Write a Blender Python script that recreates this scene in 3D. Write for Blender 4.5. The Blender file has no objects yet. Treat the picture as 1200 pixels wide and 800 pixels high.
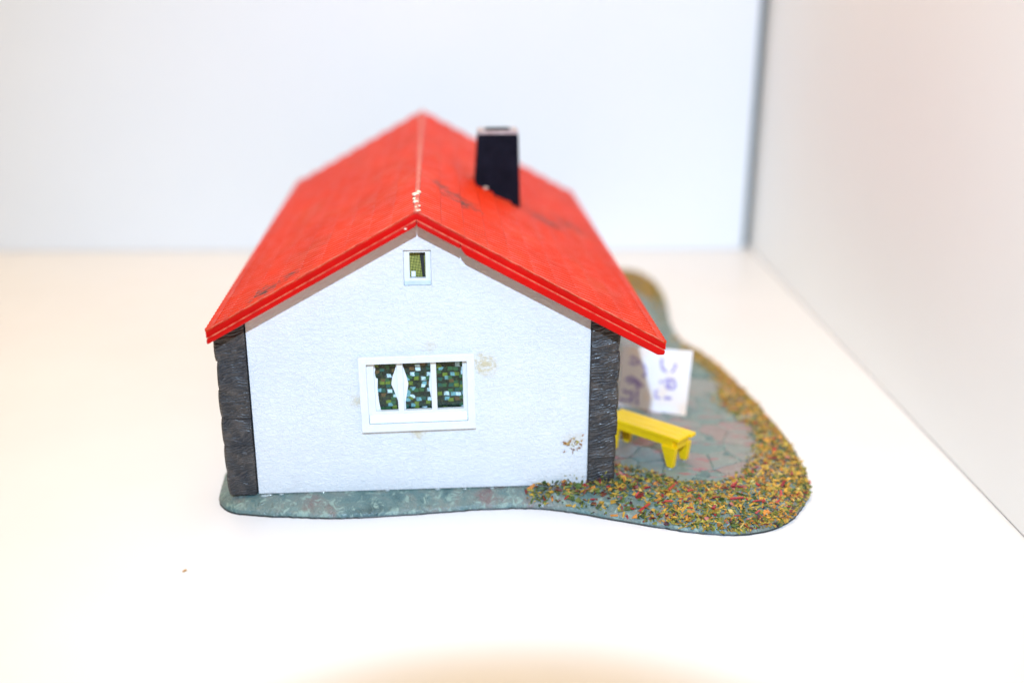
import bpy, bmesh, math, random
import numpy as np
from mathutils import Vector, Matrix
from mathutils.geometry import delaunay_2d_cdt

MM = 0.001                       # everything below is written in millimetres (real size of the miniature)
scene = bpy.context.scene
C = scene.collection
R = random.Random(7)
NR = np.random.RandomState(5)

# ------------------------------------------------------------------ camera
F_PX, TILT, ROLL, YAW = 1251.25, 0.3352, 0.0031, 0.0728
CAM = Vector((3.838, -212.23, 111.23))
fw = Vector((math.sin(YAW)*math.cos(TILT), math.cos(YAW)*math.cos(TILT), -math.sin(TILT)))
r0 = Vector((math.cos(YAW), -math.sin(YAW), 0)); u0 = r0.cross(fw)
rt = math.cos(ROLL)*r0 + math.sin(ROLL)*u0
up = -math.sin(ROLL)*r0 + math.cos(ROLL)*u0
cd = bpy.data.cameras.new('camera')
cam = bpy.data.objects.new('camera', cd); C.objects.link(cam)
m = Matrix((rt, up, -fw)).transposed().to_4x4(); m.translation = CAM*MM
cam.matrix_world = m
cd.sensor_width = 36; cd.lens = F_PX/1200*36
cd.clip_start = 0.005; cd.clip_end = 20
cd.dof.use_dof = True; cd.dof.focus_distance = 0.2235; cd.dof.aperture_fstop = 6.0
scene.camera = cam

# ------------------------------------------------------------------ world and lamps (indoor: a cool camera flash over warm room light)
w = bpy.data.worlds.new('World'); scene.world = w; w.use_nodes = True
bg = w.node_tree.nodes['Background']
bg.inputs[0].default_value = (1.0, 0.82, 0.66, 1); bg.inputs[1].default_value = 0.03
scene.view_settings.view_transform = 'Standard'; scene.view_settings.look = 'None'
scene.view_settings.exposure = 0.0; scene.view_settings.gamma = 1.0

FLASH = Vector((3.0, -300.0, 246.0))
fl = bpy.data.lights.new('flash', 'SPOT'); flo = bpy.data.objects.new('flash', fl); C.objects.link(flo)
flo.location = FLASH*MM
flash_dir = (Vector((22.0, 120.0, 35.0)) - FLASH).normalized()
flo.rotation_euler = flash_dir.to_track_quat('-Z', 'Y').to_euler()
fl.energy = 8.0; fl.color = (0.54, 0.74, 1.0); fl.shadow_soft_size = 0.005
fl.spot_size = math.radians(70); fl.spot_blend = 1.0
# lens barrel shadow masked into the beam's lowest middle; no barrel is built
fl.use_nodes = True
nt = fl.node_tree; em = nt.nodes['Emission']
def lmath(op, a, b=None):
    n = nt.nodes.new('ShaderNodeMath'); n.operation = op
    for i, v in enumerate((a, b)):
        if v is None: continue
        if isinstance(v, (int, float)): n.inputs[i].default_value = v
        else: nt.links.new(v, n.inputs[i])
    return n.outputs[0]
tc = nt.nodes.new('ShaderNodeTexCoord'); sp = nt.nodes.new('ShaderNodeSeparateXYZ')
nt.links.new(tc.outputs['Normal'], sp.inputs[0])
az = lmath('ABSOLUTE', sp.outputs[2])
uu = lmath('DIVIDE', sp.outputs[0], az); vv = lmath('DIVIDE', sp.outputs[1], az)
BARREL_SHADE = (0.004, -0.599, 0.262, 0.262)     # centre u, v and radii of the masked shadow seen from the flash
du = lmath('DIVIDE', lmath('SUBTRACT', uu, BARREL_SHADE[0]), BARREL_SHADE[2])
dv = lmath('DIVIDE', lmath('SUBTRACT', vv, BARREL_SHADE[1]), BARREL_SHADE[3])
rr = lmath('SQRT', lmath('ADD', lmath('MULTIPLY', du, du), lmath('MULTIPLY', dv, dv)))
mr = nt.nodes.new('ShaderNodeMapRange'); mr.interpolation_type = 'SMOOTHSTEP'
nt.links.new(rr, mr.inputs[0]); mr.inputs[1].default_value = 0.93; mr.inputs[2].default_value = 1.10
mr.inputs[3].default_value = 0.0; mr.inputs[4].default_value = 1.0
nt.links.new(mr.outputs[0], em.inputs['Strength'])

al = bpy.data.lights.new('room_light', 'AREA'); alo = bpy.data.objects.new('room_light', al); C.objects.link(alo)
al.shape = 'RECTANGLE'; al.size = 0.85; al.size_y = 0.45; al.energy = 5.9; al.color = (1.0, 0.72, 0.42)
alo.location = (-0.06, 0.12, 0.62)
alo.rotation_euler = (Vector((0.02, 0.05, 0)) - Vector(alo.location)).to_track_quat('-Z', 'Y').to_euler()

# ------------------------------------------------------------------ material helpers
class NT:
    def __init__(s, name):
        s.m = bpy.data.materials.new(name); s.m.use_nodes = True
        s.t = s.m.node_tree; s.b = s.t.nodes['Principled BSDF']
    def n(s, typ, **kw):
        o = s.t.nodes.new(typ)
        for k, v in kw.items(): setattr(o, k, v)
        return o
    def l(s, a, b): s.t.links.new(a, b)
    def pos(s, scale=(1, 1, 1), rot=(0, 0, 0)):       # place in millimetres
        g = s.n('ShaderNodeNewGeometry'); mp = s.n('ShaderNodeMapping')
        s.l(g.outputs['Position'], mp.inputs[0])
        mp.inputs['Scale'].default_value = [1000*v for v in scale]; mp.inputs['Rotation'].default_value = rot
        return mp.outputs[0]
    def noise(s, vec, scale, detail=3, rough=.55, dist=0.0):
        o = s.n('ShaderNodeTexNoise'); s.l(vec, o.inputs['Vector'])
        o.inputs['Scale'].default_value = scale; o.inputs['Detail'].default_value = detail
        o.inputs['Roughness'].default_value = rough; o.inputs['Distortion'].default_value = dist
        return o.outputs['Fac']
    def ramp(s, fac, stops, interp='LINEAR'):
        o = s.n('ShaderNodeValToRGB'); s.l(fac, o.inputs[0]); e = o.color_ramp.elements
        o.color_ramp.interpolation = interp
        while len(e) < len(stops): e.new(0.5)
        for x, (p, c) in zip(e, stops):
            x.position = p; x.color = (*c, 1) if len(c) == 3 else c
        return o.outputs[0]
    def fac(s, v, a, b, lo=0.0, hi=1.0):
        o = s.n('ShaderNodeMapRange'); s.l(v, o.inputs[0])
        for i, q in enumerate((a, b, lo, hi)): o.inputs[i+1].default_value = q
        o.interpolation_type = 'SMOOTHSTEP'; return o.outputs[0]
    def math(s, op, a, b=0.0):
        o = s.n('ShaderNodeMath', operation=op)
        for i, v in enumerate((a, b)):
            if isinstance(v, (int, float)): o.inputs[i].default_value = v
            else: s.l(v, o.inputs[i])
        return o.outputs[0]
    def mix(s, f, a, b, mode='MIX'):
        o = s.n('ShaderNodeMix', data_type='RGBA', blend_type=mode)
        for i, v in ((0, f), (6, a), (7, b)):
            if isinstance(v, (int, float)): o.inputs[i].default_value = v
            elif isinstance(v, tuple): o.inputs[i].default_value = (*v, 1)
            else: s.l(v, o.inputs[i])
        return o.outputs[2]
    def spot(s, c, rad, soft=.5):                     # 1 within rad (mm) of point c, wobbly edge
        g = s.n('ShaderNodeNewGeometry'); d = s.n('ShaderNodeVectorMath', operation='DISTANCE')
        s.l(g.outputs['Position'], d.inputs[0]); d.inputs[1].default_value = [v*MM for v in c]
        nz = s.noise(s.pos(), .8, 3)
        q = s.math('ADD', d.outputs['Value'], s.math('MULTIPLY', s.math('SUBTRACT', nz, .5), rad*MM*1.6))
        return s.fac(q, rad*MM*(1-soft), rad*MM, 1.0, 0.0)
    def color(s, v):
        if isinstance(v, tuple): s.b.inputs['Base Color'].default_value = (*v, 1)
        else: s.l(v, s.b.inputs['Base Color'])
    def rough(s, v):
        if isinstance(v, (int, float)): s.b.inputs['Roughness'].default_value = v
        else: s.l(v, s.b.inputs['Roughness'])
    def bump(s, h, dist_mm, strength=1.0):
        o = s.n('ShaderNodeBump'); s.l(h, o.inputs['Height'])
        o.inputs['Distance'].default_value = dist_mm*MM; o.inputs['Strength'].default_value = strength
        s.l(o.outputs[0], s.b.inputs['Normal'])

def spec(t, v): t.b.inputs['Specular IOR Level'].default_value = v

# white laminate of the display shelf
t = NT('shelf_white'); v = t.noise(t.pos(), .02, 3)
t.color(t.ramp(v, [(.3, (.73, .735, .745)), (.7, (.76, .765, .775))])); t.rough(t.fac(t.noise(t.pos(), .06, 4), .3, .7, .32, .46)); spec(t, .3)
t.bump(t.noise(t.pos(), .9, 2), .01, .4); M_SHELF = t.m
t = NT('back_panel_white'); v = t.noise(t.pos(), .015, 2)
t.color(t.ramp(v, [(.3, (.83, .89, .95)), (.7, (.85, .905, .96))])); t.rough(.5); spec(t, .25); M_BACK = t.m
t = NT('side_panel_white'); v = t.noise(t.pos(), .02, 3)
t.color(t.ramp(v, [(.3, (.88, .915, .93)), (.7, (.895, .925, .94))])); t.rough(.55); spec(t, .2)
t.bump(t.noise(t.pos(), 1.2, 3), .03, .4); M_SIDE = t.m
t = NT('gap_grey'); t.color((.20, .225, .22)); t.rough(.6); M_GAP = t.m

# embossed white plaster of the gable
t = NT('plaster_white')
p1 = t.pos((1.0, 1.0, 1.9)); nz = t.noise(p1, .72, 3, .55, .9)
rg = t.math('ABSOLUTE', t.math('SUBTRACT', nz, .5))
n2 = t.noise(t.pos(), .12, 3)
stain = t.spot((13.6, 0, 32.0), 3.4, .75); stain2 = t.spot((-13.6, 0, 24.5), 2.2, .8); stain3 = t.spot((-1, 0, 16.6), 2.0, .8)
stain4 = t.spot((33, 0, 14), 3.2, .9); stain5 = t.spot((2, 0, 36.2), 2.0, .8)
col = t.ramp(n2, [(.3, (.68, .695, .71)), (.7, (.72, .735, .745))])
ms = t.noise(t.pos(), 1.1, 3)
for s_, a in ((stain, .75), (stain2, .5), (stain3, .6), (stain4, .35), (stain5, .35)):
    col = t.mix(t.math('MULTIPLY', t.math('MULTIPLY', s_, t.fac(ms, .28, .55)), a), col, (.55, .45, .22))
dirt = t.fac(t.noise(t.pos(), .35, 5, .7), .66, .8)
col = t.mix(t.math('MULTIPLY', dirt, .25), col, (.45, .42, .36))
t.color(col); t.rough(.42); spec(t, .4)
fine = t.noise(t.pos(), 2.3, 2)
t.bump(t.math('ADD', t.fac(rg, 0, .11), t.math('MULTIPLY', fine, .5)), .115, .6); M_WALL = t.m

# red roof plastic
def red_mat(name, base, dust):
    t = NT(name)
    v = t.noise(t.pos((1, .35, 1)), .12, 4, .6)
    col = t.ramp(v, [(.3, base), (.7, tuple(min(1, c*1.25) for c in base))])
    if dust:
        d1 = t.fac(t.noise(t.pos(), .09, 5, .65), .45, .8)
        col = t.mix(t.math('MULTIPLY', d1, .25), col, (.55, .15, .07))
        sc = None
        for c, rad, a in (((9.5, 31, 61), 7.5, 1.0), ((5.5, 36, 63), 5, .9), ((33, 66, 48), 8, .9), ((41, 80, 43), 8, .8), ((20, 60, 55), 4, .35), ((-31, 1, 49), 6, 1.0), ((-26, 3, 52), 3.5, .8), ((-22, 20, 54), 7, .2)):
            streak = t.fac(t.noise(t.pos((.5, 1.4, 1)), .5, 4, .7, 1.0), .34, .6)
            f = t.math('MULTIPLY', t.math('MULTIPLY', t.spot(c, rad, .85), streak), a)
            col = t.mix(f, col, (.09, .045, .04))
        spk = t.fac(t.noise(t.pos(), 3.0, 2), .72, .80)
        col = t.mix(t.math('MULTIPLY', spk, .35), col, (.85, .55, .45))
    t.color(col); t.rough(t.fac(t.noise(t.pos(), .3, 4), .3, .7, .36, .54)); spec(t, .16)
    t.bump(t.noise(t.pos(), 2.5, 3), .05, .5)
    return t.m
M_TILE = red_mat('roof_red_dusty', (.52, .024, .003), True)
M_RED = red_mat('roof_red_edge', (.50, .002, .001), False)
t = NT('ridge_worn'); v = t.noise(t.pos(), .5, 4)
t.color(t.ramp(v, [(.35, (.56, .03, .015)), (.55, (.62, .14, .09)), (.72, (.7, .38, .30))])); t.rough(.5); M_RIDGE = t.m
t = NT('dried_glue'); t.color(t.ramp(t.noise(t.pos(), 1.2, 3), [(.35, (.74, .52, .36)), (.65, (.85, .72, .6))])); t.rough(.3); M_GLUE = t.m

# dark grooved corner stones
t = NT('corner_stone_dark')
wv = t.n('ShaderNodeTexWave', wave_type='BANDS', bands_direction='Z'); t.l(t.pos((.5, .5, 1), (0, .45, 0)), wv.inputs[0])
wv.inputs['Scale'].default_value = .46; wv.inputs['Distortion'].default_value = 18; wv.inputs['Detail'].default_value = 3; wv.inputs['Detail Scale'].default_value = .8
oi = t.n('ShaderNodeObjectInfo')
v = t.noise(t.pos(), .35, 4)
c1 = t.ramp(v, [(.3, (.010, .011, .015)), (.5, (.028, .025, .024)), (.68, (.075, .058, .047))])
c1 = t.mix(t.math('MULTIPLY', t.fac(wv.outputs['Fac'], .7, 1.0), .4), c1, (.10, .088, .08))
c1 = t.mix(t.math('MULTIPLY', oi.outputs['Random'], .35), c1, (.028, .033, .042))
sc = t.fac(t.noise(t.pos((.3, .3, 1.6), (0, .6, 0)), .9, 3, .6), .66, .76)
c1 = t.mix(t.math('MULTIPLY', sc, .55), c1, (.34, .36, .40))
t.color(c1); t.rough(t.fac(t.noise(t.pos(), .8, 3), .3, .7, .28, .55)); spec(t, .5); t.bump(t.math('ADD', wv.outputs['Fac'], t.math('MULTIPLY', t.noise(t.pos(), .9, 4), 1.2)), .12, .8); M_STONE = t.m
t = NT('recess_black'); t.color((.012, .014, .016)); t.rough(.5); M_BLACK = t.m

# glossy dark chimney
t = NT('chimney_black'); t.color(t.ramp(t.noise(t.pos(), .3, 3), [(.3, (.004, .004, .008)), (.7, (.010, .010, .018))])); t.rough(.5); spec(t, .05)
t.bump(t.noise(t.pos(), 1.0, 2), .05, .4); M_CHIM = t.m
t = NT('chimney_top_glare'); t.color(t.ramp(t.noise(t.pos(), .6, 3), [(.35, (.34, .26, .25)), (.65, (.56, .46, .44))])); t.rough(.4); M_CHTOP = t.m  # overhead glare on the top face, put into a paler colour

# white plastic window
t = NT('window_plastic'); t.color(t.ramp(t.noise(t.pos(), .4, 4), [(.3, (.70, .71, .70)), (.7, (.76, .765, .75))])); t.rough(.3); spec(t, .4)
t.bump(t.noise(t.pos(), 1.6, 3), .05, .5); M_WIN = t.m
t = NT('sill_plastic'); t.color(t.ramp(t.noise(t.pos(), .4, 4), [(.3, (.52, .61, .63)), (.7, (.60, .68, .69))])); t.rough(.25); M_SILL = t.m
t = NT('curtain_paper'); t.color((.80, .82, .84)); t.rough(.7); M_CURT = t.m
# printed foil behind the window: small blocks of green, brown and pale blue
t = NT('printed_foil')
sv = t.n('ShaderNodeSeparateXYZ'); t.l(t.pos((1, 1, 1.25)), sv.inputs[0]); cv = t.n('ShaderNodeCombineXYZ'); t.l(sv.outputs[0], cv.inputs[0]); t.l(sv.outputs[2], cv.inputs[1]); pv = cv.outputs[0]; dn = t.n('ShaderNodeTexNoise'); t.l(pv, dn.inputs[0]); dn.inputs['Scale'].default_value = .8
va = t.n('ShaderNodeVectorMath', operation='MULTIPLY_ADD'); t.l(dn.outputs['Color'], va.inputs[0]); va.inputs[1].default_value = (.5, .35, 0); t.l(pv, va.inputs[2])
vo = t.n('ShaderNodeTexVoronoi', distance='CHEBYCHEV', voronoi_dimensions='2D'); t.l(va.outputs[0], vo.inputs['Vector']); vo.inputs['Scale'].default_value = .82
vo.inputs['Randomness'].default_value = .85
sx = t.n('ShaderNodeSeparateColor'); t.l(vo.outputs['Color'], sx.inputs[0])
col = t.ramp(sx.outputs[0], [(0, (.010, .030, .022)), (.20, (.03, .12, .05)), (.36, (.14, .22, .03)), (.50, (.015, .10, .08)), (.60, (.12, .08, .035)), (.68, (.55, .78, .84)), (.82, (.16, .40, .44)), (.93, (.02, .04, .03))], 'CONSTANT')
edge = t.fac(vo.outputs['Distance'], .32, .52)
col = t.mix(t.math('MULTIPLY', edge, .95), col, (.006, .016, .012))
col = t.mix(t.math('MULTIPLY', t.fac(t.noise(t.pos(), 1.7, 3), .45, .75), .7), col, (.05, .09, .03))
t.color(col); t.rough(.25); M_FOIL = t.m
t = NT('olive_net')
ck = t.n('ShaderNodeTexChecker'); t.l(t.pos((1, 1, 1), (0, .6, 0)), ck.inputs[0]); ck.inputs['Scale'].default_value = 2.4
ck.inputs[1].default_value = (.34, .33, .07, 1); ck.inputs[2].default_value = (.12, .13, .02, 1)
t.color(t.mix(t.fac(t.noise(t.pos(), 1.2, 2), .4, .7), ck.outputs[0], (.20, .22, .04))); t.rough(.6); M_NET = t.m

# painted ground of the base
t = NT('ground_paint')
v = t.noise(t.pos(), .11, 5, .6, .6); v2 = t.noise(t.pos((1, 1, .6)), .45, 4, .65, 1.0)
col = t.ramp(v, [(.30, (.035, .085, .09)), (.45, (.10, .18, .175)), (.58, (.16, .20, .18)), (.70, (.17, .12, .115))])
col = t.mix(t.fac(v2, .52, .66), col, (.25, .35, .30))
col = t.mix(t.math('MULTIPLY', t.fac(t.noise(t.pos(), .6, 4, .7), .58, .72), .6), col, (.05, .065, .055))
t.color(col); t.rough(t.fac(v2, .3, .7, .25, .5)); spec(t, .55)
t.bump(t.math('ADD', v2, t.math('MULTIPLY', t.noise(t.pos(), 1.5, 3), .5)), .5, .8); M_GROUND = t.m
t = NT('flagstone_paint')
oi = t.n('ShaderNodeObjectInfo'); v = t.noise(t.pos((1, 1, 1)), .16, 5, .6, .8); v2 = t.noise(t.pos(), .7, 4, .6)
q = t.math('ADD', t.math('MULTIPLY', oi.outputs['Random'], .5), t.math('MULTIPLY', v, .6))
col = t.ramp(q, [(.25, (.14, .21, .20)), (.45, (.19, .25, .23)), (.60, (.22, .24, .225)), (.75, (.26, .225, .21)), (.9, (.25, .18, .175))])
col = t.mix(t.math('MULTIPLY', t.fac(t.noise(t.pos((.5, 1.6, 1), (0, 0, .7)), .28, 3, .5), .56, .66), .7), col, (.36, .11, .13))
col = t.mix(t.math('MULTIPLY', t.fac(v2, .55, .7), .5), col, (.32, .36, .33))
t.color(col); t.rough(t.fac(v2, .3, .7, .3, .5)); spec(t, .5); t.bump(v2, .25, .7); M_FLAG = t.m
t = NT('flake_colours'); at = t.n('ShaderNodeAttribute', attribute_name='tint')
t.color(at.outputs['Color']); t.rough(.5); spec(t, .3); M_FLAKE = t.m
t = NT('red_chip_colour'); oi = t.n('ShaderNodeObjectInfo')
t.color(t.ramp(oi.outputs['Random'], [(0, (.22, .008, .02)), (.5, (.36, .02, .03)), (1, (.50, .07, .06))])); t.rough(.35); M_CHIP = t.m

t = NT('bench_yellow')
v = t.noise(t.pos((1, 1, 1)), .3, 4); gr = t.noise(t.pos((1, .25, 1), (0, 0, math.radians(45))), 1.6, 2)
t.color(t.ramp(v, [(.3, (.90, .57, .003)), (.7, (.95, .64, .005))])); t.rough(.35); spec(t, .45); t.bump(gr, .25, .7); M_BENCH = t.m
t = NT('paper_tag'); v = t.noise(t.pos(), .12, 2)
t.color(t.ramp(v, [(.45, (.84, .82, .84)), (.58, (.86, .77, .71)), (.72, (.87, .66, .50))])); t.rough(.8); M_PAPER = t.m  # peach patches paint a warm reflected glow into the paper
t = NT('violet_ink'); t.color(t.ramp(t.noise(t.pos(), .5, 2), [(.3, (.28, .22, .52)), (.7, (.46, .40, .66))])); t.rough(.7); M_INK = t.m
t = NT('crumb_brown'); t.color((.42, .22, .06)); t.rough(.6); M_CRUMB = t.m

# ------------------------------------------------------------------ object helpers
def mesh_obj(name, verts, faces, mat, parent=None, smooth=False):
    me = bpy.data.meshes.new(name)
    me.from_pydata([(a*MM, b*MM, c*MM) for a, b, c in verts], [], faces); me.update()
    me.materials.append(mat)
    if smooth:
        for p in me.polygons: p.use_smooth = True
    o = bpy.data.objects.new(name, me); C.objects.link(o)
    if parent: o.parent = parent
    return o
def from_bm(name, bm, mat, parent=None, smooth=False):
    bmesh.ops.recalc_face_normals(bm, faces=bm.faces)
    for v_ in bm.verts: v_.co *= MM
    me = bpy.data.meshes.new(name); bm.to_mesh(me); bm.free(); me.materials.append(mat)
    if smooth:
        for p in me.polygons: p.use_smooth = True
    o = bpy.data.objects.new(name, me); C.objects.link(o)
    if parent: o.parent = parent
    return o
def hexa_bm(bm, c8, bev=0.0, seg=2):       # c8: bottom 4 (ccw from front-left), top 4
    vs = [bm.verts.new(c) for c in c8]
    fs = [(0, 3, 2, 1), (4, 5, 6, 7), (0, 1, 5, 4), (1, 2, 6, 5), (2, 3, 7, 6), (3, 0, 4, 7)]
    ff = [bm.faces.new([vs[i] for i in f]) for f in fs]
    if bev > 0:
        es = {e for f in ff for e in f.edges}
        bmesh.ops.bevel(bm, geom=list(es), offset=bev, segments=seg, profile=.5, affect='EDGES')
def box8(x0, x1, y0, y1, z0, z1):
    return [(x0, y0, z0), (x1, y0, z0), (x1, y1, z0), (x0, y1, z0), (x0, y0, z1), (x1, y0, z1), (x1, y1, z1), (x0, y1, z1)]
def box(name, x0, x1, y0, y1, z0, z1, mat, parent=None, bev=.1, seg=2):
    bm = bmesh.new(); hexa_bm(bm, box8(x0, x1, y0, y1, z0, z1), bev, seg); return from_bm(name, bm, mat, parent)
def hexa(name, c8, mat, parent=None, bev=.1, seg=2):
    bm = bmesh.new(); hexa_bm(bm, c8, bev, seg); return from_bm(name, bm, mat, parent)
def ring(name, o, i, y0, y1, mat, parent=None, bev=.12):   # rectangular frame; o, i = (x0,x1,z0,z1)
    bm = bmesh.new(); L = []
    for y in (y0, y1):
        for (x0, x1, z0, z1) in (o, i):
            L.append([bm.verts.new(q) for q in ((x0, y, z0), (x1, y, z0), (x1, y, z1), (x0, y, z1))])
    of, inf, ob, ib = L
    for k in range(4):
        n_ = (k+1) % 4
        bm.faces.new((of[k], of[n_], inf[n_], inf[k])); bm.faces.new((ob[k], ib[k], ib[n_], ob[n_]))
        bm.faces.new((of[k], ob[k], ob[n_], of[n_])); bm.faces.new((inf[k], inf[n_], ib[n_], ib[k]))
    if bev: bmesh.ops.bevel(bm, geom=list(bm.edges), offset=bev, segments=2, profile=.5, affect='EDGES', clamp_overlap=True)
    return from_bm(name, bm, mat, parent)
def slab(name, pts, y0, y1, mat, parent=None, bev=0):            # outline in x,z extruded along y
    n_ = len(pts); vs = [(x, y0, z) for x, z in pts] + [(x, y1, z) for x, z in pts]
    fs = [tuple(range(n_)), tuple(range(2*n_-1, n_-1, -1))] + [(k, n_+k, n_+(k+1) % n_, (k+1) % n_) for k in range(n_)]
    bm = bmesh.new(); bv = [bm.verts.new(q) for q in vs]
    for f in fs: bm.faces.new([bv[i] for i in f])
    if bev: bmesh.ops.bevel(bm, geom=list(bm.edges), offset=bev, segments=2, profile=.5, affect='EDGES', clamp_overlap=True)
    return from_bm(name, bm, mat, parent)
def tag(o, label, cat=None, group=None, kind=None):
    if label: o['label'] = label
    if cat: o['category'] = cat
    if group: o['group'] = group
    if kind: o['kind'] = kind
    return o
def empty(name, loc):
    o = bpy.data.objects.new(name, None); C.objects.link(o); o.location = [v*MM for v in loc]; o.empty_display_size = .01
    return o

# ------------------------------------------------------------------ the setting: white display cabinet
SY = -0.0484; ex = Vector((math.cos(SY), math.sin(SY), 0)); ey = Vector((-math.sin(SY), math.cos(SY), 0))
def S(x, y, z): return tuple(ex*x + ey*y + Vector((0, 0, z)))
def setbox(name, x0, x1, y0, y1, z0, z1, mat, bev=.4):
    c8 = [S(*c) for c in box8(x0, x1, y0, y1, z0, z1)]
    return tag(hexa(name, c8, mat, None, bev), None, kind='structure')
XR, YB = 125.3, 222.9
setbox('shelf', -520, XR+8, -420, YB+16, -16, 0, M_SHELF)
setbox('back_panel', -520, XR-3.6, YB+.4, YB+6, .15, 520, M_BACK)
setbox('panel_channel', XR-9, XR+7, YB+7.2, YB+12, .2, 520, M_GAP)
setbox('side_panel', XR, XR+7.5, -420, YB+6.5, .25, 520, M_SIDE)

# ------------------------------------------------------------------ the miniature house
house = empty('model_house', (0, 0, 0))
tag(house, 'miniature house with red tiled roof, white gable and black chimney on a painted base', 'model house')

# --- base
OUT = [(-46.5, 90), (-46.3, 30), (-45.6, 8), (-44.6, 1.5), (-41.5, -2.4), (-36, -4.2), (-27, -5.6), (-17.7, -6.6), (-3, -6.0), (11.6, -4.7), (22.8, -4.9), (30, -6.6), (37, -9.6),
       (44, -12.8), (50.7, -15.6), (58, -18.2), (66.3, -19.3), (73, -17.6), (78.5, -13.6), (82.6, -8.4), (85.8, -3.0), (88, 5), (89.2, 16), (89.6, 28), (89.0, 45), (88.0, 60), (86.6, 74), (83.6, 88),
       (80.6, 100), (80.3, 113), (81.6, 126), (83.8, 142), (85.0, 156), (84.2, 167), (79.7, 177), (66, 181), (30, 180), (-20, 181), (-45, 178), (-47, 150)]
def smooth_loop(P, n):
    P = np.array(P); k = len(P); out = []
    for i in range(k):
        a, b, c, d = P[i-1], P[i], P[(i+1) % k], P[(i+2) % k]
        L = np.linalg.norm(c-b); m_ = max(2, int(L/n))
        for j in range(m_):
            s_ = j/m_
            out.append(.5*((2*b)+(-a+c)*s_+(2*a-5*b+4*c-d)*s_**2+(-a+3*b-3*c+d)*s_**3))
    return np.array(out)
OL = smooth_loop(OUT, 1.0)
OL = OL + NR.normal(0, .07, OL.shape)
def inside(P, poly):
    P = np.atleast_2d(P); x, y = P[:, 0], P[:, 1]; r = np.zeros(len(P), bool); k = len(poly)
    for i in range(k):
        x0, y0 = poly[i]; x1, y1 = poly[(i+1) % k]
        c = ((y0 > y) != (y1 > y)); d = (y1-y0) if y1 != y0 else 1e-9
        r ^= c & (x < (x1-x0)*(y-y0)/d + x0)
    return r
def dist_loop(P, poly):
    P = np.atleast_2d(P); A = np.asarray(poly, float); AB = np.roll(A, -1, 0)-A; LL = np.maximum((AB*AB).sum(1), 1e-9)
    out = np.empty(len(P))
    for i in range(0, len(P), 512):
        Q = P[i:i+512, None, :]-A[None]
        tt = np.clip((Q*AB[None]).sum(2)/LL, 0, 1)
        out[i:i+512] = np.sqrt((((Q-tt[..., None]*AB[None]))**2).sum(2).min(1))
    return out
_ph = NR.rand(12, 3)*6.28; _fr = NR.normal(0, 1, (12, 2))
def lump(P):
    P = np.atleast_2d(P); r = np.zeros(len(P))
    for q, (a, b) in enumerate(_fr):
        f = .12 + .05*q; r += np.sin(P[:, 0]*a*f + P[:, 1]*b*f + _ph[q, 0])/(q+3)
    return r
def height(P):
    P = np.atleast_2d(P); d = dist_loop(P, OL)
    hh = .75 + 2.55*(1-np.exp(-d/2.4))
    und = ((P[:, 0] > -44) & (P[:, 0] < 43.5) & (P[:, 1] > -1.0))
    far = np.clip((P[:, 1]-140)/25, 0, 1)*np.clip((P[:, 0]-66)/10, 0, 1)*1.0
    hh = hh + np.where(und, 0, lump(P)*.28*np.clip(d/3, 0, 1)) + far*np.clip(d/4, 0, 1)
    return np.where(und, np.minimum(hh, 3.3), hh)
gx, gy = np.meshgrid(np.arange(-46, 90, 1.3), np.arange(-19, 181, 1.3)); G = np.stack([gx.ravel(), gy.ravel()], 1) + NR.uniform(-.4, .4, (gx.size, 2))
G = G[inside(G, OL)]; dG = dist_loop(G, OL)
keep = (dG > .9) & ~((G[:, 0] > -38) & (G[:, 0] < 38) & (G[:, 1] > 4) & (G[:, 1] < 145) & (NR.rand(len(G)) < .93)); G = G[keep]
nb = len(OL); rings = []
nrm = np.roll(OL, -1, 0)-np.roll(OL, 1, 0); nrm = np.stack([-nrm[:, 1], nrm[:, 0]], 1); nrm /= np.linalg.norm(nrm, axis=1)[:, None]
rings = OL + nrm*.4
rings = rings[inside(rings, OL)]
allp = np.vstack([OL, rings, G])
vo_, ed_, fa_, ov_, _, _ = delaunay_2d_cdt([Vector(q) for q in allp], [(i, (i+1) % nb) for i in range(nb)], [], 1, 1e-4)
VP = np.array([(q.x, q.y) for q in vo_]); HZ = height(VP)
verts = [(a, b, c) for (a, b), c in zip(VP, HZ)]
faces = [tuple(f) for f in fa_]
# skirt down to the shelf
cnt = {}
for f in faces:
    for k in range(len(f)):
        e = (f[k], f[(k+1) % len(f)]); cnt[e] = 1
bnd = [e for e in cnt if (e[1], e[0]) not in cnt]
low = {}
for a, b in bnd:
    for q in (a, b):
        if q not in low: low[q] = len(verts); verts.append((VP[q][0]*1.0, VP[q][1], 0.02))
for a, b in bnd: faces.append((b, a, low[a], low[b]))
base = mesh_obj('ground_base', verts, faces, M_GROUND, house, True)
tag(base, 'irregular painted ground plate, grey green with scattered flakes along its rim')

t = NT('base_rim_dark'); t.color((.018, .026, .026)); t.rough(.35); RIM = t.m
rv = []
nn_ = len(OL)
for z, off in ((.0, .02), (.0, -.12), (.22, -.14), (.36, -.02)):
    for k in range(nn_): rv.append((OL[k][0]-nrm[k][0]*(-off), OL[k][1]-nrm[k][1]*(-off), z+.01))
rf = [(a*nn_+k, a*nn_+(k+1) % nn_, (a+1)*nn_+(k+1) % nn_, (a+1)*nn_+k) for a in range(3) for k in range(nn_)]
mesh_obj('base_rim', rv, rf, RIM, base)

def h1(x, y): return float(height(np.array([[x, y]]))[0])

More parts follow.
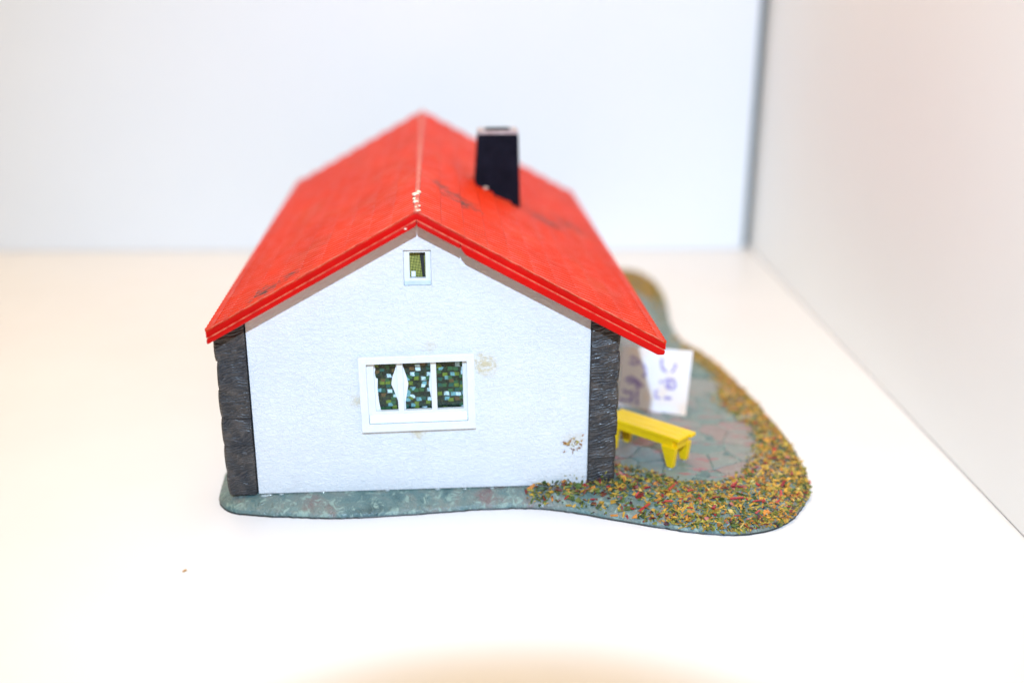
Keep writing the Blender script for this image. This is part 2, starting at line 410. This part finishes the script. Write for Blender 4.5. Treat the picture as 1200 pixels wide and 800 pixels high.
# --- paving stones: irregular cells inside the patio
PATIO = [(43.4, 9), (47, 6.8), (51, 4.0), (56, 0), (61, -2.6), (66, -2.0), (71, 1.5), (76, 8), (79.5, 16), (82, 27), (79, 38), (77.5, 46), (81, 57), (80.5, 70), (78.2, 83), (76, 96), (75.6, 112), (76.4, 128), (76, 142), (70, 150), (43.4, 150)]
sites = []
tries = 0
while len(sites) < 160 and tries < 9000:
    tries += 1
    q = (R.uniform(41, 92), R.uniform(-22, 156))
    mind = 5.6 if q[1] < 45 else 8.5
    if all(math.hypot(q[0]-s_[0], (q[1]-s_[1])*.85) > mind for s_ in sites): sites.append(q)
def clip(poly, n_, c):
    out = []
    for i in range(len(poly)):
        a, b = poly[i], poly[(i+1) % len(poly)]
        da = a[0]*n_[0]+a[1]*n_[1]-c; db = b[0]*n_[0]+b[1]*n_[1]-c
        if da <= 0: out.append(a)
        if (da < 0 < db) or (db < 0 < da):
            tt = da/(da-db); out.append((a[0]+(b[0]-a[0])*tt, a[1]+(b[1]-a[1])*tt))
    return out
PA = np.array(PATIO)
for i, s_ in enumerate(sites):
    poly = [(43.6, -24), (94, -24), (94, 158), (43.6, 158)]
    for j, q in enumerate(sites):
        if i == j: continue
        n_ = (q[0]-s_[0], q[1]-s_[1]); L = math.hypot(*n_)
        if L > 30: continue
        n_ = (n_[0]/L, n_[1]/L)
        poly = clip(poly, n_, n_[0]*(s_[0]+q[0])/2 + n_[1]*(s_[1]+q[1])/2 - .08)
    if len(poly) < 3: continue
    cx = sum(a for a, b in poly)/len(poly); cy = sum(b for a, b in poly)/len(poly)
    if not inside(np.array([[cx, cy]]), PATIO)[0] or inside(np.array(poly), OL).sum() < len(poly): continue
    z0 = h1(cx, cy); tx, ty = R.uniform(-.03, .03), R.uniform(-.03, .03)
    # subdivide the outline and roughen it
    pl = []
    for k in range(len(poly)):
        a, b = poly[k], poly[(k+1) % len(poly)]; L = math.hypot(b[0]-a[0], b[1]-a[1]); m_ = max(1, int(L/2.2))
        for j in range(m_):
            f = j/m_; jj = 0 if j == 0 else .16
            pl.append((a[0]+(b[0]-a[0])*f+R.uniform(-jj, jj), a[1]+(b[1]-a[1])*f+R.uniform(-jj, jj)))
    n_ = len(pl); vs = []; fs = []
    for dz, sh in ((-.5, 1.0), (.04, .985), (.10, .92)):
        for a, b in pl:
            x, y = cx+(a-cx)*sh, cy+(b-cy)*sh
            vs.append((x, y, h1(x, y)*.6+z0*.4 + dz + (x-cx)*tx + (y-cy)*ty))
    vs.append((cx, cy, z0+.11))
    for a in range(2):
        for k in range(n_): fs.append((a*n_+k, a*n_+(k+1) % n_, (a+1)*n_+(k+1) % n_, (a+1)*n_+k))
    for k in range(n_): fs.append((2*n_+k, 2*n_+(k+1) % n_, 3*n_))
    mesh_obj('flagstone', vs, fs, M_FLAG, base, True)

# --- coloured flakes of scatter material on the rim
PAL = [((.46, .27, .035), 26), ((.30, .27, .05), 22), ((.16, .18, .035), 18), ((.06, .11, .03), 12), ((.50, .20, .04), 10), ((.30, .03, .03), 4), ((.55, .40, .12), 7), ((.07, .03, .04), 4), ((.45, .16, .14), 2)]
PALW = [c for c, n_ in PAL for _ in range(n_)]
fv, ff, fc = [], [], []
def flake(x, y, z, s_, col, flat=.5, nrm_=None):
    L = s_*R.uniform(.45, 1.15); W = s_*R.uniform(.28, .75); T = s_*R.uniform(.1, .4)
    eu = Matrix.Rotation(R.uniform(0, 6.28), 3, 'Z') @ Matrix.Rotation(R.gauss(0, flat), 3, 'Y') @ Matrix.Rotation(R.gauss(0, flat), 3, 'X')
    b = len(fv)
    for p in ((-L, -W*R.uniform(.3, 1), 0), (L, -W*R.uniform(.2, 1), R.uniform(-.2, .2)*s_), (L*R.uniform(.6, 1), W, 0), (-L*R.uniform(.6, 1), W*R.uniform(.4, 1), R.uniform(-.2, .2)*s_), (0, 0, T)):
        q = eu @ (Vector(p)*.5); fv.append((x+q.x, y+q.y, z+q.z))
    ff.extend([(b, b+1, b+4), (b+1, b+2, b+4), (b+2, b+3, b+4), (b+3, b, b+4), (b+3, b+2, b+1, b)])
    v_ = R.uniform(.5, 1.3)
    fc.extend([(col[0]*v_, col[1]*v_, col[2]*v_, 1)]*5)
N = 44000
P = np.stack([NR.uniform(21, 91, N), NR.uniform(-20, 182, N)], 1)
ins = inside(P, OL); pat = inside(P, PATIO); P = P[ins & ~pat]
D = dist_loop(P, OL); DP = dist_loop(P, PATIO)
HZ = height(P)
chips = []
for (x, y), d, dp, hz in zip(P, D, DP, HZ):
    if x < 43.4 and y > -.5: continue
    edge_left = min(1, max(0, (x-21.5)/2.5 + R.uniform(-.4, .4)))
    den = .92*edge_left
    if y > 88 and y < 140: den *= .10
    if 26 < x < 50 and y < -4: den *= .55 + .25*math.sin(x*.9+y*.7)
    if d < .35: den *= .7
    if R.random() > den: continue
    heap = 0
    if y < 4 and x < 47: heap = max(0, 1.7*(1-abs(y+.8)/3.2))*min(1, (x-21)/5)*R.random()
    col = R.choice(PALW)
    if x > 74 or y > 10:
        if R.random() < .55: col = R.choice([(.50, .28, .04), (.46, .30, .06), (.52, .22, .05), (.38, .27, .05)])
    elif x < 48 and R.random() < .35: col = R.choice([(.07, .12, .03), (.12, .15, .03), (.05, .07, .03), (.20, .05, .03)])
    flake(x, y, hz + heap + R.uniform(.02, .22), R.choice((.7, .9, 1.1, 1.4, 1.7, 2.1)), col, .42)
# the bank of the rim is covered as well
ki = [k for k in range(nb) if OL[k][0] > 47 and OL[k][1] < 92]
for k in range(2300):
    i = R.choice(ki); d = R.uniform(.05, 2.6)
    x, y = OL[i]+nrm[i]*d
    if x < 52 and R.random() < .6: continue
    flake(x + R.gauss(0, .3), y, h1(x, y)+R.uniform(.0, .15), R.choice((.6, .9, 1.2, 1.5)), R.choice(PALW), .45)
# spill on to the edge of the patio
for k in range(700):
    i = R.randrange(len(PATIO)-3); a, b = PATIO[i], PATIO[i+1]; f = R.random()
    x = a[0]+(b[0]-a[0])*f + R.gauss(0, .9); y = a[1]+(b[1]-a[1])*f + R.gauss(0, .9)
    if x < 43.6 or y > 88: continue
    flake(x, y, h1(x, y)+.28, R.uniform(.6, 1.2), R.choice(PALW), .35)
# a few stuck to the plaster and against the corner stone
for k in range(34):
    x, z = R.gauss(33.0, 1.1), R.gauss(13.1, 1.3)
    if x > 35.2: continue
    flake(x, -.2, z, R.uniform(.6, 1.3), R.choice([(.46, .30, .07), (.52, .33, .12), (.24, .10, .03), (.36, .30, .08), (.5, .28, .18)]), 1.0)
for k in range(40):
    x = R.uniform(25, 35.4); z = 3.4 + abs(R.gauss(0, 1.1))*(x-22)/12
    flake(x, -.2, z, R.uniform(.5, 1.0), R.choice([(.30, .27, .05), (.10, .15, .03), (.42, .28, .05), (.07, .10, .03)]), 1.0)
for k in range(46):
    x = R.uniform(35.8, 43); z = 3.6 + abs(R.gauss(0, 1.0))
    flake(x, -.95, z, R.uniform(.6, 1.2), R.choice([(.30, .27, .05), (.10, .15, .03), (.42, .28, .05), (.30, .03, .05), (.08, .03, .05)]), 1.0)
sco = mesh_obj('scatter_flakes', fv, ff, M_FLAKE, base)
ca = sco.data.color_attributes.new('tint', 'FLOAT_COLOR', 'POINT')
ca.data.foreach_set('color', np.array(fc, dtype=np.float32).ravel())
tag(sco, 'olive, mustard and green scatter flakes', kind='stuff')
# larger red chips, one by one
chip_meshes = []
for k in range(5):
    L, W, T = R.uniform(.8, 1.5), R.uniform(.28, .45), R.uniform(.12, .22)
    bm = bmesh.new()
    hexa_bm(bm, [(-L, -W, -T), (L*.9, -W*.7, -T), (L, W*.6, -T), (-L*.8, W, -T), (-L, -W*.9, T), (L*.85, -W*.6, T), (L*.9, W*.5, T), (-L*.7, W*.8, T)], .05, 1)
    o = from_bm('red_chip', bm, M_CHIP, base); chip_meshes.append(o)
spots = [(58.2, -5.2, .5), (66, -4.6, .3), (69.5, -4.2, .35), (74.5, 2.8, .6), (75.6, 4.6, .4), (73.8, -3.4, 1.3), (67.5, -9.3, .2), (71.5, -10.8, .2), (52.5, -9.6, .2), (46.3, -6.2, .9), (40.6, -2.6, .5),
         (61.5, -13.2, .6), (77.8, -7.6, 1.4), (79.6, -3.2, .9), (63, -9.0, .9), (56.4, -12.8, -.3), (49, -3.4, .1), (54.5, -3.4, .7), (78.4, 42, .4), (80, 39, .1), (82.8, 30, .8), (84, 20, .5), (81.5, 10, .2), (45.5, 2.2, -.2), (83.5, 2.5, 1.0),
         (36.5, -6.5, .4), (31, -5.0, .2), (70.5, -14.8, .5), (65.6, -16.4, .1), (47, -11.0, .4), (76, -11.0, .7), (84.6, 60, .3), (60, -7.2, 1.2), (68.6, -2.9, .55)]
for k, (x, y, a) in enumerate(spots):
    o = chip_meshes[k] if k < 5 else chip_meshes[k % 5].copy()
    if k >= 5: C.objects.link(o); o.parent = base
    s_ = R.uniform(.65, 1.2)
    o.location = Vector((x, y, h1(x, y)+.42))*MM; o.rotation_euler = (R.gauss(0, .25), R.gauss(0, .2), a + R.gauss(0, .3)); o.scale = (s_*R.uniform(.7, 1.3), s_, s_*.7)

# dried glue along the foot of the wall
t = NT('clear_glue'); t.color((.34, .40, .40)); t.rough(.1); M_CLEAR = t.m
for k, (x, y, r_) in enumerate(((-34.6, -.5, .6), (-33.6, -.3, .45), (-31, -.3, .35), (-22, -.3, .3), (-8, -.3, .35), (3, -.25, .4), (9, -.3, .3), (15, -.3, .35), (56.0, 5.4, .35), (60.2, 9.4, .3))):
    bm = bmesh.new(); bmesh.ops.create_icosphere(bm, subdivisions=2, radius=1)
    z = h1(x, y)
    for v_ in bm.verts: v_.co = Vector((x+v_.co.x*r_*1.6, y+v_.co.y*r_*.7, z+.12+v_.co.z*r_*.5))
    from_bm('glue_drop', bm, M_CLEAR, base, True)

# --- walls
H0, SL, XL, XRR = 66.38, .5569, -42.86, 51.15
def ztop(x): return H0 - SL*abs(x)
T_SLAB, T_UNDER = 1.75, 1.3
def zund(x): return ztop(x) - T_SLAB - T_UNDER - .05
ZB = 3.25
def wall_panel(name, outline, holes, y0, y1, mat, parent):
    bm = bmesh.new(); edges = []
    for loop in [outline]+holes:
        vs = [bm.verts.new((x, y0, z)) for x, z in loop]
        edges += [bm.edges.new((vs[k], vs[(k+1) % len(vs)])) for k in range(len(vs))]
    bmesh.ops.triangle_fill(bm, use_beauty=True, use_dissolve=False, edges=edges)
    r_ = bmesh.ops.extrude_face_region(bm, geom=list(bm.faces))
    bmesh.ops.translate(bm, vec=(0, y1-y0, 0), verts=[g for g in r_['geom'] if isinstance(g, bmesh.types.BMVert)])
    return from_bm(name, bm, mat, parent)
WO = (-11.6, 10.0, 19.2, 33.4)     # main window hole
AO = (-3.0, 2.65, 49.7, 57.2)      # attic window hole
rect = lambda r_: [(r_[0], r_[2]), (r_[1], r_[2]), (r_[1], r_[3]), (r_[0], r_[3])]
wall_panel('gable_wall', [(-35.85, ZB), (36.05, ZB), (36.05, zund(36.05)), (0, zund(0)), (-35.85, zund(-35.85))], [rect(WO), rect(AO)], 0, 2.2, M_WALL, house)
box('side_wall', -41.4, -39.2, 7.6, 148, ZB, zund(41.6), M_WALL, house)
box('side_wall', 39.4, 41.6, 7.6, 148, ZB, zund(41.6), M_WALL, house)
slab('rear_wall', [(-41, ZB), (41, ZB), (41, zund(41)), (0, zund(0)), (-41, zund(-41))], 148.3, 150.4, M_WALL, house)

# --- corner stones
def corner(side):
    zs = [ZB+.05, 8.6, 15.0, 21.2, 27.6, 34.2, None]
    xi, xo = (36.15, 42.6)
    box('corner_shade_backing', *sorted((side*36.0, side*41.6)), .5, 7.0, ZB, zund(42.4)-.6, M_BLACK, house, .05, 1)  # black strip in the gap stands in for the stones' side shadow
    for k in range(6):
        g = .03
        b_in = R.uniform(-.03, .05); bo0 = xo + R.uniform(-.3, .15); bo1 = xo + R.uniform(-.3, .2)
        z0 = zs[k]+g; yf = -.55 + R.uniform(-.12, .12)
        n_ = 5; prof = []
        bm = bmesh.new(); rows = []
        for j in range(n_+1):
            f = j/n_
            bul = .20*math.sin(math.pi*f)**.5 if 0 < f < 1 else 0
            xa = xi - b_in + (.05 if j in (0, n_) else 0); xb = bo0+(bo1-bo0)*f - .3 + bul
            def zz(x):
                z1 = (zs[k+1]-g) if zs[k+1] else zund(x)-.03
                return z0+(z1-z0)*f
            yy = yf + (.06 if j in (0, n_) else R.uniform(-.05, .05))
            row = [bm.verts.new((side*xa, yy+.05, zz(xa))), bm.verts.new((side*(xa+.2), yy-.06, zz(xa+.2))), bm.verts.new((side*(xa+xb)/2, yy-.12+R.uniform(-.06, .06), zz((xa+xb)/2))),
                   bm.verts.new((side*(xb-.5), yy-.06, zz(xb-.5))), bm.verts.new((side*xb, yy+.45, zz(xb))), bm.verts.new((side*(xb-.1), 7.2, zz(xb))), bm.verts.new((side*xa, 7.2, zz(xa)))]
            rows.append(row)
        for a, b in zip(rows, rows[1:]):
            for q in range(7): bm.faces.new((a[q], a[(q+1) % 7], b[(q+1) % 7], b[q]))
        bm.faces.new(rows[0][::-1]); bm.faces.new(rows[-1])
        from_bm('corner_stone', bm, M_STONE, house)
corner(-1); corner(1)

# --- roof
roof = slab('roof', [(XL, ztop(XL)-.45), (0, H0-.45), (XRR, ztop(XRR)-.45), (XRR, ztop(XRR)-T_SLAB+.1), (XRR-1, ztop(XRR-1)-T_SLAB), (0, H0-T_SLAB), (XL+1, ztop(XL+1)-T_SLAB), (XL, ztop(XL)-T_SLAB+.1)], -5.0, 156.5, M_RED, house, .12)
tag(roof, 'bright red gabled roof of fluted tile courses with dusty marks')
def under(name, x0, x1, th, y0):
    sgn = 1 if x1 > .01 else -1
    p_ = [(x0, ztop(x0)-T_SLAB+.02), (x1, ztop(x1)-T_SLAB+.02), (x1, ztop(x1)-T_SLAB-th), (x0, ztop(x0)-T_SLAB-th)]
    slab(name, p_, y0, 155.5, M_RED, roof, .34)
under('barge_board', XL+.12, -.03, 1.25, -5.6)
under('barge_board', .03, 8.6, 1.25, -5.6)
slab('barge_board', [(8.64, ztop(8.64)-T_SLAB+.02), (XRR-.15, ztop(XRR-.15)-T_SLAB+.02), (XRR-.35, ztop(XRR-.35)-T_SLAB-1.0), (XRR-1.7, ztop(XRR-1.7)-T_SLAB-1.75), (9.6, ztop(9.6)-T_SLAB-1.9), (8.64, ztop(8.64)-T_SLAB-1.2)], -5.75, -3.0, M_RED, roof, .34)
t = NT('red_edge_highlight'); t.color(t.ramp(t.noise(t.pos(), .7, 3), [(.35, (.52, .03, .015)), (.6, (.66, .15, .08))])); t.rough(.4); M_EDGE_HI = t.m  # lighter red paints bevel highlights along the gable edges
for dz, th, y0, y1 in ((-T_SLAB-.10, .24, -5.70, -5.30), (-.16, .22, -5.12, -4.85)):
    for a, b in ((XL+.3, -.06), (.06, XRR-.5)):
        slab('edge_highlight', [(a, ztop(a)+dz), (b, ztop(b)+dz), (b, ztop(b)+dz+th), (a, ztop(a)+dz+th)], y0, y1, M_EDGE_HI, roof, .05)
for a, b in ((XL, XL+1.7), (XRR-1.7, XRR)):
    slab('eave_trim', [(a, ztop(a)-.5), (b, ztop(b)-.5), (b, ztop(b)+.12), (a, ztop(a)+.12)], -4.99, 156.4, M_TILE, roof, .1)
PER = 2.1; NFL = int(161/PER)
def course_mesh(run):
    ln = run*math.sqrt(1+SL*SL); vs, fs = [], []
    prof = [(0, -.44), (.20, -.40), (.36, -.04), (.7, .07), (1.15, .10), (1.6, .07), (1.92, -.04)]
    ys = [(k*PER+a, b) for k in range(NFL) for a, b in prof] + [(NFL*PER, -.44)]
    for s_, h_ in ((.02, .06), (ln*.55, .30), (ln-.16, .56), (ln, .48), (ln+.03, -.02)):
        for y, b in ys: vs.append((s_, y, h_ + b*(1 if h_ > .07 else .2)))
    n_ = len(ys)
    for r_ in range(4):
        for k in range(n_-1): fs.append((r_*n_+k, (r_+1)*n_+k, (r_+1)*n_+k+1, r_*n_+k+1))
    # front closing
    fs.append(tuple(r_*n_ for r_ in range(5)))
    me = bpy.data.meshes.new('tile_course'); me.from_pydata([(a*MM, b*MM, c*MM) for a, b, c in vs], [], fs); me.materials.append(M_TILE); return me
for sgn, xe, nc in ((-1, -XL, 9), (1, XRR, 11)):
    run = xe/nc; me = course_mesh(run)
    c_, s_ = 1/math.sqrt(1+SL*SL), SL/math.sqrt(1+SL*SL)
    for k in range(nc):
        o = bpy.data.objects.new('tile_course', me); C.objects.link(o); o.parent = roof
        x = run*k
        X = Vector((sgn*c_, 0, -s_)); Z = Vector((sgn*s_, 0, c_)); Y = Vector((0, 1, 0))
        mt = Matrix((X, Y, Z)).transposed().to_4x4()
        mt.translation = Vector((sgn*x, -4.92 + R.uniform(-.02, .02), H0-.45-SL*x))*MM
        o.matrix_basis = mt
slab('ridge_cap', [(-.55, H0-.55), (-.38, H0-.12), (0, H0+.02), (.38, H0-.12), (.55, H0-.55)], -4.8, 156.3, M_RIDGE, roof)
def blob(name, c, r_, mat, parent, seed):
    bm = bmesh.new(); bmesh.ops.create_icosphere(bm, subdivisions=2, radius=1)
    rr_ = random.Random(seed)
    for v_ in bm.verts:
        q = 1+rr_.uniform(-.14, .14); v_.co = Vector((c[0]+v_.co.x*r_[0]*q, c[1]+v_.co.y*r_[1]*q, c[2]+v_.co.z*r_[2]*q))
    return from_bm(name, bm, mat, parent, True)
for k, (x, y, r_) in enumerate(((-.35, 12.5, 1.05), (.25, 14.6, .75), (-.5, 8.2, .65), (-.2, 4.4, .8), (.5, 1.2, .45), (-.1, -1.0, .4), (.6, -2.6, .4), (-2.2, -5.6, .42), (.15, -4.4, .45))):
    z = ztop(x)-.02 if y > -5 else ztop(x)-2.2
    blob('glue_blob', (x, y, z), (r_*.75, r_*1.2 if y > -5 else .2, r_*.45), M_GLUE, roof, k)

# --- chimney
CX0, CX1, CY0, CY1 = 14.2, 26.1, 64.6, 72.6
def zr(x): return ztop(x)-.5
c8 = [(CX0, CY0, zr(CX0)), (CX1, CY0, zr(CX1)), (CX1, CY1, zr(CX1)), (CX0, CY1, zr(CX0)), (15.15, CY0+.7, 71.0), (25.6, CY0+.7, 70.9), (25.6, CY1-.4, 70.9), (15.15, CY1-.4, 71.0)]
ch = hexa('chimney', c8, M_CHIM, house, .18); tag(ch, 'tapered black chimney with overhead glare painted on its top')
bm = bmesh.new()
o4 = [(15.2, CY0+.75), (25.55, CY0+.75), (25.55, CY1-.45), (15.2, CY1-.45)]
cx_, cy_ = 20.4, (CY0+CY1)/2
L = []
for z, s_ in ((71.02, 1.0), (71.75, .985), (71.75, .74), (70.95, .70)):
    L.append([bm.verts.new((cx_+(x-cx_)*s_, cy_+(y-cy_)*s_, z + R.uniform(-.12, .12)*(s_ < 1))) for x, y in o4])
for a, b in zip(L, L[1:]):
    for k in range(4): bm.faces.new((a[k], a[(k+1) % 4], b[(k+1) % 4], b[k]))
bm.faces.new(L[-1])
from_bm('chimney_rim', bm, M_CHTOP, ch)
box('flue', 17.2, 23.6, CY1-2.3, CY1-1.2, 71.3, 72.0, M_BLACK, ch, .05, 1)
blob('glue_blob', (17.0, CY0-.1, zr(17.0)+.8), (.6, .35, .35), M_GLUE, ch, 77)

# --- main window
win = empty('window', (-.8, 0, 26.2)); win.parent = house
tag(win, 'white three light window with printed green foil behind')
win.rotation_euler = (0, math.radians(-.9), 0)
wc = Vector((-.8, 0, 26.2))
def W_(o):                                     # geometry written in house millimetres, moved under the window's own origin
    me = o.data; me.transform(Matrix.Translation(-wc*MM)); o.parent = win; return o
W_(ring('frame', (-13.0, 11.4, 17.7, 34.75), (-11.35, 9.75, 19.5, 33.15), -1.25, .02, M_WIN, None, .14))
W_(ring('inner_frame', (-11.55, 9.95, 19.25, 33.35), (-9.85, 8.85, 21.9, 32.75), .06, 1.25, M_WIN, None, .10))
W_(hexa('sill', [(-11.2, -.95, 19.55), (9.6, -.95, 19.55), (9.6, .04, 19.55), (-11.2, .04, 19.55), (-11.2, -.95, 19.75), (9.6, -.95, 19.75), (9.6, .04, 21.3), (-11.2, .04, 21.3)], M_SILL, None, .06))
W_(box('mullion', -5.05, -3.75, .0, 1.2, 21.85, 32.8, M_WIN, None, .12))
W_(box('mullion', 2.1, 3.3, .0, 1.2, 21.85, 32.8, M_WIN, None, .12))
for x0, x1 in ((-9.9, -4.45), (-4.35, 2.65), (2.75, 8.9)):
    W_(box('pane', x0, x1, 1.9, 2.1, 21.7, 32.9, M_FOIL, None, 0))
def paper(pts, y):
    return W_(slab('curtain', pts, y, y+.12, M_CURT))
paper([(-4.0, 21.8), (-4.9, 21.8), (-5.2, 24.0), (-5.9, 26.3), (-6.35, 27.6), (-6.1, 29.2), (-5.4, 31.0), (-5.1, 32.8), (-4.0, 32.8), (-3.6, 31.2), (-3.0, 29.0), (-2.75, 27.6), (-3.1, 25.6), (-3.5, 23.5), (-3.5, 21.8)], 1.35)
paper([(2.4, 21.8), (2.0, 24.2), (1.6, 27.2), (1.75, 28.4), (2.05, 30.2), (2.1, 32.8), (3.0, 32.8), (3.0, 21.8)], 1.35)
paper([(-10.3, 21.8), (-8.9, 21.8), (-9.2, 23.8), (-9.35, 26.5), (-9.2, 29.0), (-9.6, 29.2), (-9.75, 30.4), (-9.6, 31.2), (-9.85, 32.8), (-10.3, 32.8)], 1.35)

# --- attic window
aw = empty('attic_window', (-.15, 0, 53.4)); aw.parent = house
tag(aw, 'small white attic opening with olive netting')
ac = Vector((-.15, 0, 53.4))
def A_(o): o.data.transform(Matrix.Translation(-ac*MM)); o.parent = aw; return o
A_(ring('frame', (-2.96, 2.61, 49.74, 57.16), (-1.75, 1.5, 51.0, 56.5), .75, 2.0, M_WIN, None, .08))
A_(hexa('sill', [(-2.9, .15, 49.76), (2.55, .15, 49.76), (2.55, .74, 49.76), (-2.9, .74, 49.76), (-2.9, .15, 49.95), (2.55, .15, 49.95), (2.55, .74, 50.5), (-2.9, .74, 50.5)], M_SILL, None, .04))
A_(box('pane', -1.9, 1.7, 2.5, 2.7, 50.8, 56.7, M_NET, None, 0))
A_(hexa('dark_strip', [(.85, 2.2, 50.9), (1.35, 2.2, 50.9), (1.35, 2.4, 50.9), (.85, 2.4, 50.9), (.25, 2.2, 56.6), (1.15, 2.2, 56.6), (1.15, 2.4, 56.6), (.25, 2.4, 56.6)], M_BLACK, None, 0))
A_(box('paper_scrap', -1.45, -.6, 2.1, 2.25, 51.05, 52.2, M_CURT, None, 0))

# ------------------------------------------------------------------ yellow bench
bench = empty('bench', (56, 12, 3.3))
tag(bench, 'yellow plastic bench on the paving beside the dark corner stones', 'bench')
la = Vector((-.70, .714, 0)); wa = Vector((.714, .70, 0))
bo = Vector((58.9, 7.6, 0))          # middle of the near end on plan
def B(l, w_, z): return tuple(bo + la*l + wa*w_ + Vector((0, 0, z)))
ZG, ZS = 3.35, 11.2
bc = Vector((56, 12, 3.3))
def B_(o): o.data.transform(Matrix.Translation(-bc*MM)); o.parent = bench; return o
def bhex(name, l0, l1, w0, w1, z0, z1, bev=.15, top=None):
    tp = top or (l0, l1, w0, w1)
    c8 = [B(l0, w0, z0), B(l1, w0, z0), B(l1, w1, z0), B(l0, w1, z0), B(tp[0], tp[2], z1), B(tp[1], tp[2], z1), B(tp[1], tp[3], z1), B(tp[0], tp[3], z1)]
    return B_(hexa(name, c8, M_BENCH, None, bev))
for w0, w1 in ((-3.2, -1.08), (-1.05, 1.05), (1.08, 3.2)):
    bhex('seat_plank', -1.2 if w0 < 1 else -1.7, 19.2, w0, w1, ZS-.9, ZS, .15)
bhex('apron', .6, 18.9, -3.0, -2.2, ZS-2.5, ZS-.95, .1)
bhex('apron', .6, 18.9, 2.2, 3.0, ZS-2.5, ZS-.95, .1)
for l_ in (.8, 17.0):
    for w_ in (-2.75, 2.75):
        # leg flares to the top
        bhex('leg', l_-.75, l_+.75, w_-.7, w_+.7, h1(*(bo+la*l_+wa*w_)[:2])+.30, ZS-2.45, .15, (l_-1.3, l_+2.6, w_-.75, w_+.75))
    bhex('end_board', l_-1.0, l_-.2, -1.8, 1.8, ZS-3.2, ZS-.95, .1, (l_-1.2, l_-.2, -2.9, 2.9))

# ------------------------------------------------------------------ price tag behind the bench
pb0, pb1 = Vector((48.6, 45.0, 0)), Vector((66.5, 35.9, 0))
d_ = (pb1-pb0).normalized(); nb_ = Vector((-d_.y, d_.x, 0))      # pointing away from the camera
lean = nb_*.34 + Vector((0, 0, 1)); lean.normalize()
tagc = (pb0+pb1)/2; zt = h1(tagc.x, tagc.y)+.38
def ray(px, py):
    return fw + rt*((px-600)/F_PX) - up*((py-400)/F_PX)
def on_tag(px, py):
    o_ = Vector((pb0.x, pb0.y, zt)); n_ = d_.cross(lean).normalized(); d = ray(px, py)
    tt = (o_-CAM).dot(n_)/d.dot(n_); return CAM + d*tt
cor = [on_tag(722, 477), on_tag(803, 489), on_tag(812, 411), on_tag(730, 405)]
nn = d_.cross(lean).normalized()
if nn.dot(Vector((0, 1, 0))) < 0: nn = -nn
minz = min(c.z for c in cor)
tg = empty('price_tag', (tagc.x, tagc.y, zt)); tag(tg, 'small white paper tag with violet handwriting standing behind the yellow bench', 'paper tag')
tcx = Vector((tagc.x, tagc.y, zt))
def T_(o): o.data.transform(Matrix.Translation(-tcx*MM)); o.parent = tg; return o
bm = bmesh.new(); NX = 8
rowsA, rowsB = [], []
for j in range(NX+1):
    for k in range(NX+1):
        a, b = j/NX, k/NX
        p_ = (cor[0]*(1-a)+cor[1]*a)*(1-b) + (cor[3]*(1-a)+cor[2]*a)*b
        p_ = p_ + nn*(.35*math.sin(a*3.0)*b)
        rowsA.append(bm.verts.new(p_)); rowsB.append(bm.verts.new(p_ + nn*.16))
ix = lambda j, k: j*(NX+1)+k
for j in range(NX):
    for k in range(NX):
        bm.faces.new([rowsA[i] for i in (ix(j, k), ix(j+1, k), ix(j+1, k+1), ix(j, k+1))])
        bm.faces.new([rowsB[i] for i in (ix(j, k), ix(j, k+1), ix(j+1, k+1), ix(j+1, k))])
for j in range(NX):
    for a, b in ((ix(j, 0), ix(j+1, 0)), (ix(j, NX), ix(j+1, NX)), (ix(0, j), ix(0, j+1)), (ix(NX, j), ix(NX, j+1))):
        bm.faces.new((rowsA[a], rowsA[b], rowsB[b], rowsB[a]))
T_(from_bm('paper', bm, M_PAPER, None, False))
STROKES = [[(462, 190), (455, 240), (470, 285), (505, 312)], [(585, 235), (575, 280), (550, 312)], [(480, 400), (520, 372), (565, 385), (585, 425), (560, 462), (515, 455), (490, 420)], [(520, 372), (530, 455)],
           [(418, 470), (402, 500), (408, 535), (450, 545)], [(480, 540), (550, 548)], [(440, 395), (470, 400)],
           [(180, 180), (230, 190), (265, 225), (225, 240), (170, 225)], [(290, 235), (318, 290), (312, 340), (285, 352)], [(135, 385), (190, 350), (240, 385), (295, 440)], [(160, 405), (215, 400), (270, 440), (220, 450)],
           [(245, 465), (238, 530), (242, 605)], [(85, 552), (130, 562), (180, 560)], [(115, 470), (160, 500), (200, 480)], [(190, 370), (250, 440)], [(200, 500), (190, 590)]]
vs, fs = [], []
for st in STROKES:
    pts = [on_tag(715+x/7.62, 395+y/7.62) for x, y in st]
    # densify
    q_ = []
    for a, b in zip(pts, pts[1:]):
        for k in range(4): q_.append(a.lerp(b, k/4))
    q_.append(pts[-1])
    b0 = len(vs)
    for k, p_ in enumerate(q_):
        tg_ = (q_[min(k+1, len(q_)-1)]-q_[max(k-1, 0)]).normalized(); sd = tg_.cross(nn).normalized()*(.34+.08*math.sin(k))
        # follow the slight curl of the paper
        a = (p_-cor[0]).dot(d_)/18.0; b = (p_.z-minz)/16.0
        off = nn*(.35*math.sin(max(0, a)*3.0)*max(0, b) - .06)
        vs += [tuple(p_+off+sd), tuple(p_+off-sd)]
    for k in range(len(q_)-1): fs.append((b0+2*k, b0+2*k+1, b0+2*k+3, b0+2*k+2))
T_(mesh_obj('handwriting', vs, fs, M_INK))

# ------------------------------------------------------------------ a crumb on the shelf
bm = bmesh.new(); hexa_bm(bm, [(-.5, -.25, 0), (.5, -.2, 0), (.4, .3, 0), (-.45, .2, 0), (-.35, -.15, .3), (.4, -.1, .45), (.3, .2, .4), (-.3, .15, .25)], .08, 1)
cr = from_bm('crumb', bm, M_CRUMB); cr.location = (-46.6*MM, -25.8*MM, .02*MM); cr.rotation_euler = (0, 0, .5)
tag(cr, 'tiny orange brown crumb lying on the white shelf', 'crumb')
